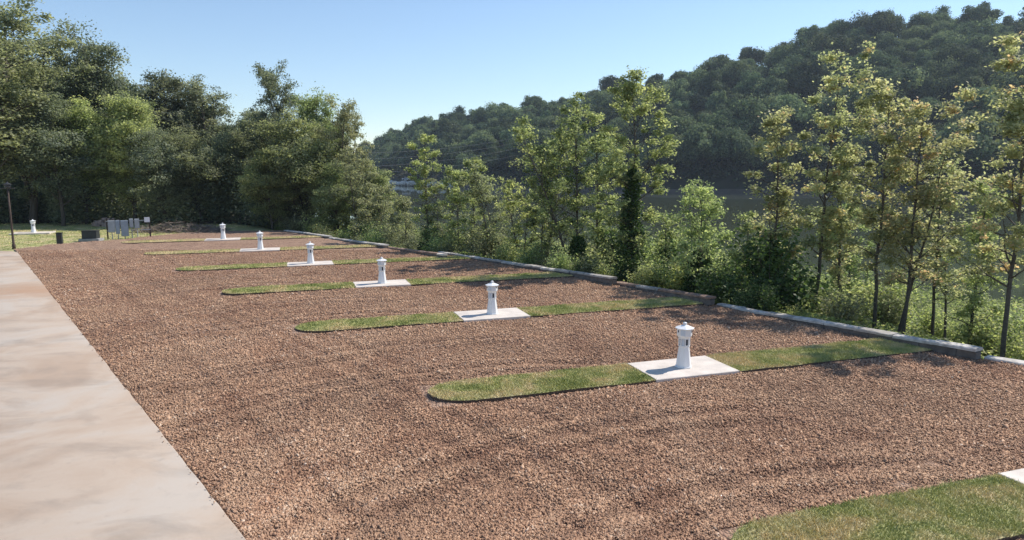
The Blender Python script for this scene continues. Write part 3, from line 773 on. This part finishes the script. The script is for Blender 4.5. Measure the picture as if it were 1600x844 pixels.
# -- shrubs between the trees, one mesh per kind, each shrub a thing
def shrub_mesh(seed, mat, n=3000, leaf=.115, h=2.2, w=1.1):
    g = rng(seed); nb = 26
    st = []; cents = []
    TV, TF, nv = [], [], 0
    for i in range(nb):
        a = g.uniform(0, 2 * np.pi); l = g.uniform(.35, 1) * h; sp = g.uniform(.15, 1) * w
        P = np.array([[0, 0, -.15], [sp * .35 * math.cos(a), sp * .35 * math.sin(a), l * .5], [sp * math.cos(a), sp * math.sin(a), l]]); P += g.normal(0, .05, P.shape)
        V, F = tube_np(P, np.array([.018, .012, .005]), 4); TV.append(V); TF.append(F + nv); nv += len(V)
        for s in np.linspace(.35, 1, 6): cents.append([np.interp(s, [0, .5, 1], P[:, j]) for j in range(3)])
    cents = np.array(cents); K = len(cents); idx = g.integers(0, K, n); tc = g.normal(.5, .2, K)
    C_ = cents[idx] + g.normal(0, .17, (n, 3)); C_[:, 2] = np.maximum(C_[:, 2], .03)
    V, F = leaves_np(g, C_, leaf)
    return [('stems', mesh_np('stems', np.concatenate(TV), np.concatenate(TF), M['bark_dark'])), ('foliage', mesh_np('foliage', V, F, M[mat], attr=np.clip(tc[idx] + g.normal(0, .15, n), 0, 1)))]
SH = {'bright': [shrub_mesh(s, 'leaf_weed') for s in (1, 2)], 'green': [shrub_mesh(s, 'leaf_green', 3600) for s in (3, 4)], 'dark': [shrub_mesh(s, 'leaf_vine', 4200) for s in (5, 6)], 'pale': [shrub_mesh(s, 'leaf_grey', 3000, .11) for s in (7, 8)]}
KL = {'bright': 'bright yellow green shrub in the thicket behind the wall', 'green': 'mid green shrub in the thicket behind the wall', 'dark': 'dark green dense shrub in the thicket behind the wall', 'pale': 'pale grey green shrub in the thicket behind the wall'}
g = rng(77); cnt = 0
for i in range(250):
    t = g.uniform(0, 58); u = 1.0 + 13 * g.random() ** 1.5
    p = tq(t, wall_q(t) + u); 
    if p[1] < 10: continue
    px = 800 + 1078.5 * p[0] / p[1]
    if px > 1750: continue
    if 1130 < px < 1240: kd = 'dark' if g.random() < .7 else 'green'
    elif px > 1240: kd = g.choice(['bright', 'green', 'pale'], p=[.55, .3, .15])
    elif px > 950: kd = g.choice(['green', 'dark', 'bright'], p=[.55, .2, .25])
    elif px > 800: kd = g.choice(['green', 'dark', 'pale'], p=[.5, .3, .2])
    else: kd = g.choice(['pale', 'green', 'bright', 'dark'], p=[.4, .35, .15, .1])
    if px > 1240 and g.random() < .35 + .4 * (u < 4): continue
    sc = g.uniform(.7, 1.5) * (1 if u > 2.5 else .75) * (1.12 if 950 < px < 1250 else .85)
    plant_tree('shrub', KL[kd], 'shrub', kd + ' shrubs on the river bank', p[0], p[1], SH[kd][cnt % 2], sc, g.uniform(0, 6.28)); cnt += 1

# ground cover on the bank
def cover(name, label, n, sampler, leaf, mat, h, seed, cat='weeds'):
    g = rng(seed); x, y = sampler(g, n); z0 = ground_z(x, y)
    hh = h * (.3 + .9 * vnoise(x * .5, y * .5, seed) ** 1.2)
    C_ = np.stack([x, y, z0 + hh * g.random(len(x)) ** .8], 1)
    V, F = leaves_np(g, C_, leaf, .9)
    tn = np.clip(vnoise(x * .35, y * .35, seed + 2) * .8 + g.normal(.1, .16, len(x)), 0, 1)
    tag(link(name, mesh_np(name, V, F, M[mat], attr=tn)), label, cat, kind='stuff')
def bank_s(g, n):
    t = g.uniform(-4, 62, n); u = .6 + 30 * g.random(n) ** 1.3
    p = TD[None] * t[:, None] + ED[None] * (wall_q(t) + u)[:, None]; k = (p[:, 1] > 8) & (np.abs(p[:, 0]) < .95 * p[:, 1]); return p[k, 0], p[k, 1]
cover('bank_weeds', 'bright green weeds covering the river bank below the wall', 230000, bank_s, .14, 'leaf_weed', 1.0, 31)

# -- woods on the left
FV = []
for i in range(5):
    (tv, tf), (cv, cf, tn) = grow(300 + i, 14., .14, .26, 44, 'oval', .19, 26000, .2, rise=38, trunks=1 + i % 2, cl=.55, trunk_wob=.012)
    bv, bf, bt = blob_crown(340 + i, 3.3, 5.4, 7.6, 70, .22, 20000)
    V = np.concatenate([cv, bv]); F = np.concatenate([cf, bf + len(cv)]); T_ = np.concatenate([tn, bt])
    FV.append((mesh_np('trunk', tv, tf, M['bark'], smooth=True), V, F, T_))
(tv, tf), (cv, cf, tn) = grow(377, 14., .2, .27, 34, 'irr', .19, 30000, .2, rise=48, trunks=3, cl=.42, trunk_wob=.014, sparse=.2)
FV.append((mesh_np('trunk', tv, tf, M['bark'], smooth=True), cv, cf, tn))
FM = {}
def forest_meshes(i, mat):
    key = (i, mat)
    if key not in FM: FM[key] = mesh_np('crown', FV[i][1], FV[i][2], M[mat], attr=FV[i][3])
    return [('trunk', FV[i][0]), ('crown', FM[key])]
WT_ = [ # px, top, Y, half width px, variant, material, label
 (-30, -5, 54, 100, 5, 'leaf_grey', 'airy grey green tree at the left edge reaching the top of the photo'),
 (45, 50, 60, 70, 5, 'leaf_grey', 'large grey green tree right of the one at the left edge'),
 (90, 150, 58, 50, 2, 'leaf_forest', 'darker tree below the large grey green one, behind the lawn pedestal'),
 (168, 62, 68, 62, 3, 'leaf_forest', 'tall dark rounded tree rising above its neighbours in the left woods'),
 (130, 165, 60, 52, 4, 'leaf_green', 'light green tree in front of the tall dark rounded one'),
 (205, 152, 61, 52, 0, 'leaf_green', 'yellowish green tree right below the tall dark rounded crown'),
 (268, 116, 72, 54, 2, 'leaf_forest', 'dark grey green flat topped tree in the middle of the left woods'),
 (255, 200, 59, 50, 1, 'leaf_forest', 'dull green tree behind the grey utility cabinets'),
 (335, 128, 74, 56, 5, 'leaf_forest', 'greyish tree with feathery top left of the sky gap'),
 (312, 205, 60, 48, 3, 'leaf_grey', 'dull tree behind the brush pile'),
 (372, 185, 62, 48, 1, 'leaf_grey', 'brownish green tree at the middle of the woods edge'),
 (408, 172, 70, 40, 0, 'leaf_forest', 'dark tree left of the ragged crown beside the sky gap'),
 (420, 235, 56, 44, 2, 'leaf_green', 'low green tree at the gravel corner'),
 (446, 108, 64, 42, 5, 'leaf_forest', 'dark tree with ragged top against the sky left of the sky gap'),
 (478, 178, 56.5, 62, 3, 'leaf_light', 'bright green broad tree behind the far corner of the wall'),
 (500, 148, 61, 46, 0, 'leaf_green', 'green tree with ragged top at the right end of the woods'),
 (538, 170, 58, 38, 5, 'leaf_grey', 'silvery light tree at the right end of the woods, against the sky'),
 (525, 255, 55, 40, 2, 'leaf_light', 'low green tree in front of the silvery one'),
 (578, 258, 60, 36, 4, 'leaf_light', 'low light tree just right of the woods'),
]
g = rng(5)
for (px, py, Y, hw, v, mt, lab) in WT_:
    x = xy(px, Y); H = top_h(py, Y, x) * .96; sc = H / 14.; W = hw * Y / 1067. / (14 * .26) / sc
    plant_tree('woodland_tree', lab, 'tree', 'trees of the left woods', x, Y, forest_meshes(v, mt), sc, g.uniform(0, 6.28), min(1.25, W * 1.1))
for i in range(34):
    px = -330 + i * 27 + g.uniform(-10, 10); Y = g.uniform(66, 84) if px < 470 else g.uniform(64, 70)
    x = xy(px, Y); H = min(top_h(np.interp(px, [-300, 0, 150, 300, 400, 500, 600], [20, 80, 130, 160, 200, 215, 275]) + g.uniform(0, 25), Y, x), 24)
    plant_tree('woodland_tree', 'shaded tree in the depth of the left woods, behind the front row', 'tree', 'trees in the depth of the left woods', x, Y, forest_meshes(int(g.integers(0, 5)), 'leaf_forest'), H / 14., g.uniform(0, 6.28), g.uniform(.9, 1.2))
def wood_s(g, n):
    x = g.uniform(-75, -14, n); y = 59.5 + 14 * g.random(n) ** 1.2 + 1.2 * np.sin(x * .7) - np.clip((x + 30) / 14, 0, 1) * 3.5
    k = (x * ED[0] + y * ED[1]) < 24 + 3 * g.random(n); return x[k], y[k]
cover('forest_undergrowth', 'dark tangled undergrowth at the foot of the left woods', 90000, wood_s, .3, 'leaf_forest', 5.5, 41, 'undergrowth')

# -- wooded hill across the river
HV = []
for i in range(6):
    v, f, t = blob_crown(400 + i, 6.2 + .7 * (i % 3), 5.4 + (i % 2) * 2.2, 7.5, 44, .62, 12500, .9)
    HV.append(mesh_np('hill_tree', v, f, M['leaf_hill'], attr=t))
g = rng(6); placed = []; tries = 0
while len(placed) < 292 and tries < 60000:
    tries += 1
    kx = g.uniform(565, 1740) - 800; sh = np.interp(kx, SH_X, SH_D); rg = np.interp(kx, SH_X, RG_D)
    f = g.random() ** .8; Y = sh + (rg - sh) * f + 1; x = kx / 1078.5 * Y
    if any((x - a) ** 2 + (Y - b) ** 2 < 9.2 ** 2 for a, b, _ in placed[-400:]): continue
    placed.append((x, Y, f))
# ridge line trees make the skyline
for i in range(0): pass
HL = ['dark green broadleaf tree on the wooded hill across the river', 'lighter green broadleaf tree on the wooded hill across the river']
for i, (x, Y, f) in enumerate(placed):
    z = float(ground_z(x, Y)); o = link('hill_tree', HV[i % 6], None, (x, Y, z - 1.2)); s = min(1.45, g.lognormal(.04, .15))
    o.scale = (s * g.uniform(.9, 1.1), s * g.uniform(.9, 1.1), s * g.uniform(.85, 1.15)); o.rotation_euler = (0, 0, g.uniform(0, 6.28))
    tag(o, 'broadleaf tree in the forest on the hill across the river', 'tree', 'trees on the wooded hill across the river')
def hill_s(g, n):
    kx = g.uniform(-900, 2700, n) - 800; sh = np.interp(kx, SH_X, SH_D); rg = np.interp(kx, SH_X, RG_D)
    Y = sh + (rg * 1.08 - sh) * g.random(n); return kx / 1078.5 * Y, Y
def hill_wood():
    g = rng(55); x, y = hill_s(g, 210000); z = ground_z(x, y); kx = x / y * 1078.5 + 800
    inside = (kx > 560) & (kx < 1745)
    sh_ = np.interp(kx - 800, SH_X, SH_D); rg_ = np.interp(kx - 800, SH_X, RG_D); fr = (y - sh_) / (rg_ - sh_)
    h = np.where(inside, np.where(fr > .82, 9.5, 5.5), 11) * (.35 + .75 * vnoise(x * .12, y * .12, 3)) * g.random(len(x)) ** .5
    V, F = leaves_np(g, np.stack([x, y, z + h], 1), 1.1, .4, .8)
    tag(link('hill_woodland', mesh_np('hill_woodland', V, F, M['leaf_hill'], attr=np.clip(g.normal(.25, .2, len(x)), 0, 1))), 'dense woodland filling the hillside between its larger trees', 'woodland', kind='stuff')
hill_wood()

# -- pale rocks and a parked car on the far shore
g = rng(8)
def rock(seed, r):
    g_ = rng(seed); m = MB(); n = 9; vs = []; rings = 5
    for a in range(rings + 1):
        ph = math.pi * a / rings
        for b in range(n):
            th = 2 * math.pi * b / n; k = r * g_.uniform(.75, 1.15)
            vs.append((k * math.sin(ph) * math.cos(th), k * .8 * math.sin(ph) * math.sin(th), k * .6 * math.cos(ph)))
    fs = [(a * n + b, (a + 1) * n + b, (a + 1) * n + (b + 1) % n, a * n + (b + 1) % n) for a in range(rings) for b in range(n)]
    return m.add(vs, fs)
for i in range(16):
    px = 612 + i * 6.5 + g.uniform(-3, 3); Y = np.interp(px - 800, SH_X, SH_D) - g.uniform(3, 9); x = xy(px, Y)
    b = rock(600 + i, g.uniform(1.6, 3.2)).build('boulder', M['rock'], None, (x, Y, -3.0 + g.uniform(0, .8))); b.rotation_euler = (0, 0, g.uniform(0, 6))
    tag(b, 'pale boulder of the heap on the far shore below the cables', 'boulder', 'pale boulders on the far shore')
cx = xy(636, 366); car = empty('parked_car', (cx, 362, -.9), R(8)); tag(car, 'small pale car parked above the boulders on the far shore', 'car')
m = MB(); m.box((0, 0, .65), (4.4, 1.8, .6), 0, .12); body = m.build('body', M['car_paint'], car)
m = MB(); m.add([(-1.6, -.8, .94), (1.3, -.8, .94), (1.3, .8, .94), (-1.6, .8, .94), (-1.1, -.7, 1.5), (.7, -.7, 1.5), (.7, .7, 1.5), (-1.1, .7, 1.5)], [(3, 2, 1, 0), (4, 5, 6, 7), (0, 1, 5, 4), (1, 2, 6, 5), (2, 3, 7, 6), (3, 0, 4, 7)]); m.build('cabin', M['glass'], car)
m = MB(); m.box((-.2, 0, 1.53), (1.8, 1.42, .07), 0, .02); m.build('roof', M['car_paint'], car)
for sx in (-1.35, 1.35):
    for sy in (-.88, .88):
        m = MB(); n = 14
        vs = [(sx + .34 * math.cos(2 * math.pi * i / n), sy + d, .34 + .34 * math.sin(2 * math.pi * i / n)) for d in (-.1, .1) for i in range(n)]
        m.add(vs, [(i, (i + 1) % n, n + (i + 1) % n, n + i) for i in range(n)] + [tuple(range(n - 1, -1, -1)), tuple(range(n, 2 * n))]); m.build('wheel', M['tyre'], car)

# -- power cables over the river
CL = ['topmost of the four thin power cables over the river', 'second of the four power cables from the top', 'third of the four power cables from the top', 'lowest of the four thin power cables over the river']
for i, (ya, yb) in enumerate(((240, 196), (250, 203), (262, 211), (272, 222))):
    Ya, Yb = 190., 330.; A = np.array([xy(535, Ya), Ya, CAM_H + Ya * ray_dz(ya)]); B = np.array([xy(880, Yb), Yb, CAM_H + Yb * ray_dz(yb)])
    s = np.linspace(0, 1, 25)[:, None]; P = A + (B - A) * s; P[:, 2] -= 3 * (4 * s * (1 - s))[:, 0]
    m = MB(); m.tube(P, .02, 5); tag(m.build('power_cable', M['cable']), CL[i], 'cable', 'power cables over the river')

# ------------------------------------------------------------------ things at the left end of the lot
lp = empty('street_lamp', (-30.05, 40.96, -.05)); tag(lp, 'dark lamp post on a lawn corner at the left edge of the photo', 'street lamp')
m = MB(); m.lathe([(.1, 0), (.1, .25), (.07, .3), (.055, 1.6), (.05, 3.6)], 10, smooth=True); m.build('post', M['brown_post'], lp)
m = MB(); m.box((0, 0, 3.64), (.75, .09, .07), R(10), .01); m.build('bracket', M['black'], lp)
m = MB(); m.lathe([(.10, 3.66), (.16, 3.7), (.15, 3.84), (.24, 3.87), (.06, 3.97), (.02, 4.03)], 8); m.build('lantern', M['black'], lp)

bp = empty('bollard', (-29.0, 43.6, -.03), R(15)); tag(bp, 'short dark box shaped bollard on the gravel edge right of the lamp post', 'bollard')
m = MB(); m.box((0, 0, .34), (.3, .24, .68), 0, .02); m.build('body', M['dark_box'], bp)
m = MB(); m.box((0, 0, .71), (.34, .28, .06), 0, .015); m.build('cap', M['black'], bp)
m = MB(); m.box((0, -.13, .45), (.16, .015, .22), 0, .004); m.build('door_panel', M['brown_post'], bp)

ub = empty('utility_box', (-28.2, 45.6, -.03), R(6)); ub.scale = (.88, .88, .88); tag(ub, 'dark low utility box on a grey slab between bollard and cabinets', 'utility box')
m = MB(); m.box((0, 0, .08), (1.45, .9, .2), 0, .015); m.build('slab', M['slab'], ub)
m = MB(); m.box((-.02, 0, .46), (1.05, .55, .56), 0, .02); m.build('housing', M['dark_box'], ub)
m = MB(); m.box((-.02, 0, .765), (1.1, .6, .05), 0, .012); m.build('lid', M['black'], ub)
for s in (-.27, .23):
    m = MB(); m.box((s, -.283, .45), (.46, .02, .44), 0, .005); m.build('door', M['dark_box'], ub)

er = empty('electrical_rack', (-26.7, 47.4, -.03), R(30)); tag(er, 'row of grey electrical cabinets on posts before the dark woods', 'electrical rack')
for x_ in (-1.25, 1.35):
    m = MB(); m.box((x_, .12, .72), (.09, .09, 1.44), 0, .005); m.build('post', M['brown_post'], er)
for z_ in (.55, 1.2):
    m = MB(); m.box((.05, .06, z_), (2.7, .04, .05)); m.build('rail', M['grey_metal'], er)
for (x_, z_, w_, h_, mt) in ((-.98, .86, .42, .82, 'grey_metal'), (-.62, .8, .26, .92, 'grey_metal2'), (-.2, .7, .46, 1.1, 'grey_metal2'), (.22, 1.05, .24, .6, 'grey_metal'), (.56, 1.0, .3, .66, 'grey_metal')):
    c = MB().box((x_, -.08, z_), (w_, .22, h_), 0, .012).build('cabinet', M[mt], er)
    MB().box((x_, -.2, z_), (w_ - .06, .018, h_ - .08), 0, .005).build('cabinet_door', M[mt], c)
    m = MB(); m.tube([(x_, -.05, z_ - h_ / 2), (x_, -.05, -.05)], .03, 8); m.build('conduit', M['grey_metal'], c)
MB().box((1.2, -.02, 1.24), (.34, .03, .34), 0, .005).build('sign_plate', M['sign'], er)

g = rng(12)
bb = MB()
for i in range(420):
    c = np.array([g.uniform(-3.1, 3.4), g.normal(0, .7), 0]); hh = .75 * math.exp(-(c[0] / 2.6) ** 2) * math.exp(-(c[1] / .9) ** 2) + .05
    c[2] = hh * g.random(); d = g.normal(0, 1, 3); d[2] = abs(d[2]) * .35; d /= np.linalg.norm(d); L = g.uniform(.4, 1.5)
    bb.tube([c - d * L / 2, c + g.normal(0, .06, 3), c + d * L / 2], [.028, .02, .008], 4)
tag(bb.build('brush_pile', M['stick'], None, (xy(275, 52.5), 52.5, 0)), 'heap of dry cut branches at the edge of the dark woods', 'brush pile')
rb = MB()
for i in range(60):
    a = g.uniform(0, 6.28); rr = g.random() ** .6; c = (1.3 * rr * math.cos(a), .7 * rr * math.sin(a), .75 * (1 - rr) * g.random())
    rb.box(c, tuple(g.uniform(.15, .42, 3)), a, .02, .03)
tag(rb.build('rubble_heap', M['rubble'], None, (xy(162, 58), 58, .05)), 'small pinkish rubble heap left behind the grey cabinets', 'rubble heap')

# lawn tufts between road end and woods
def lawn_s(g, n):
    x = g.uniform(-62, -22, n); y = g.uniform(40.5, 61, n)
    t = x * TD[0] + y * TD[1]; q = x * ED[0] + y * ED[1]
    k = (t > far_t(np.clip(q, -5, 30)) + .1) & (t > 49.7) & (q < 19.3)
    return x[k], y[k]
def lawn():
    g = rng(66); x, y = lawn_s(g, 60000); n = len(x); z = ground_z(x, y); h = g.uniform(.02, .06, n) * (.4 + vnoise(x * .8, y * .8, 2)); a = g.uniform(0, 6.28, n); wd = .025
    V = np.stack([np.stack([x - np.cos(a) * wd, y - np.sin(a) * wd, z], 1), np.stack([x + np.cos(a) * wd, y + np.sin(a) * wd, z], 1), np.stack([x + g.normal(0, .03, n), y, z + h], 1)], 1).reshape(-1, 3)
    tag(link('lawn_grass', mesh_np('lawn_grass', V, np.arange(3 * n).reshape(-1, 3), M['blade'], attr=np.clip(g.normal(.5, .2, n), 0, 1))), 'short patchy lawn grass between the lane end and the woods', 'grass', kind='stuff')
lawn()

# ------------------------------------------------------------------ haze
def make_haze():
    m = MB(); m.box((0, 0, 70), (2420, 2420, 155))
    mt = bpy.data.materials.new('haze_air'); mt.use_nodes = True; nt = mt.node_tree; nt.nodes.clear()
    out = nt.nodes.new('ShaderNodeOutputMaterial'); v = nt.nodes.new('ShaderNodeVolumePrincipled')
    v.inputs['Color'].default_value = (.72, .85, 1, 1); v.inputs['Density'].default_value = HAZE; v.inputs['Anisotropy'].default_value = .25
    nt.links.new(v.outputs[0], out.inputs['Volume'])
    tag(m.build('haze', mt), kind='stuff')
HAZE = .0002
make_haze()
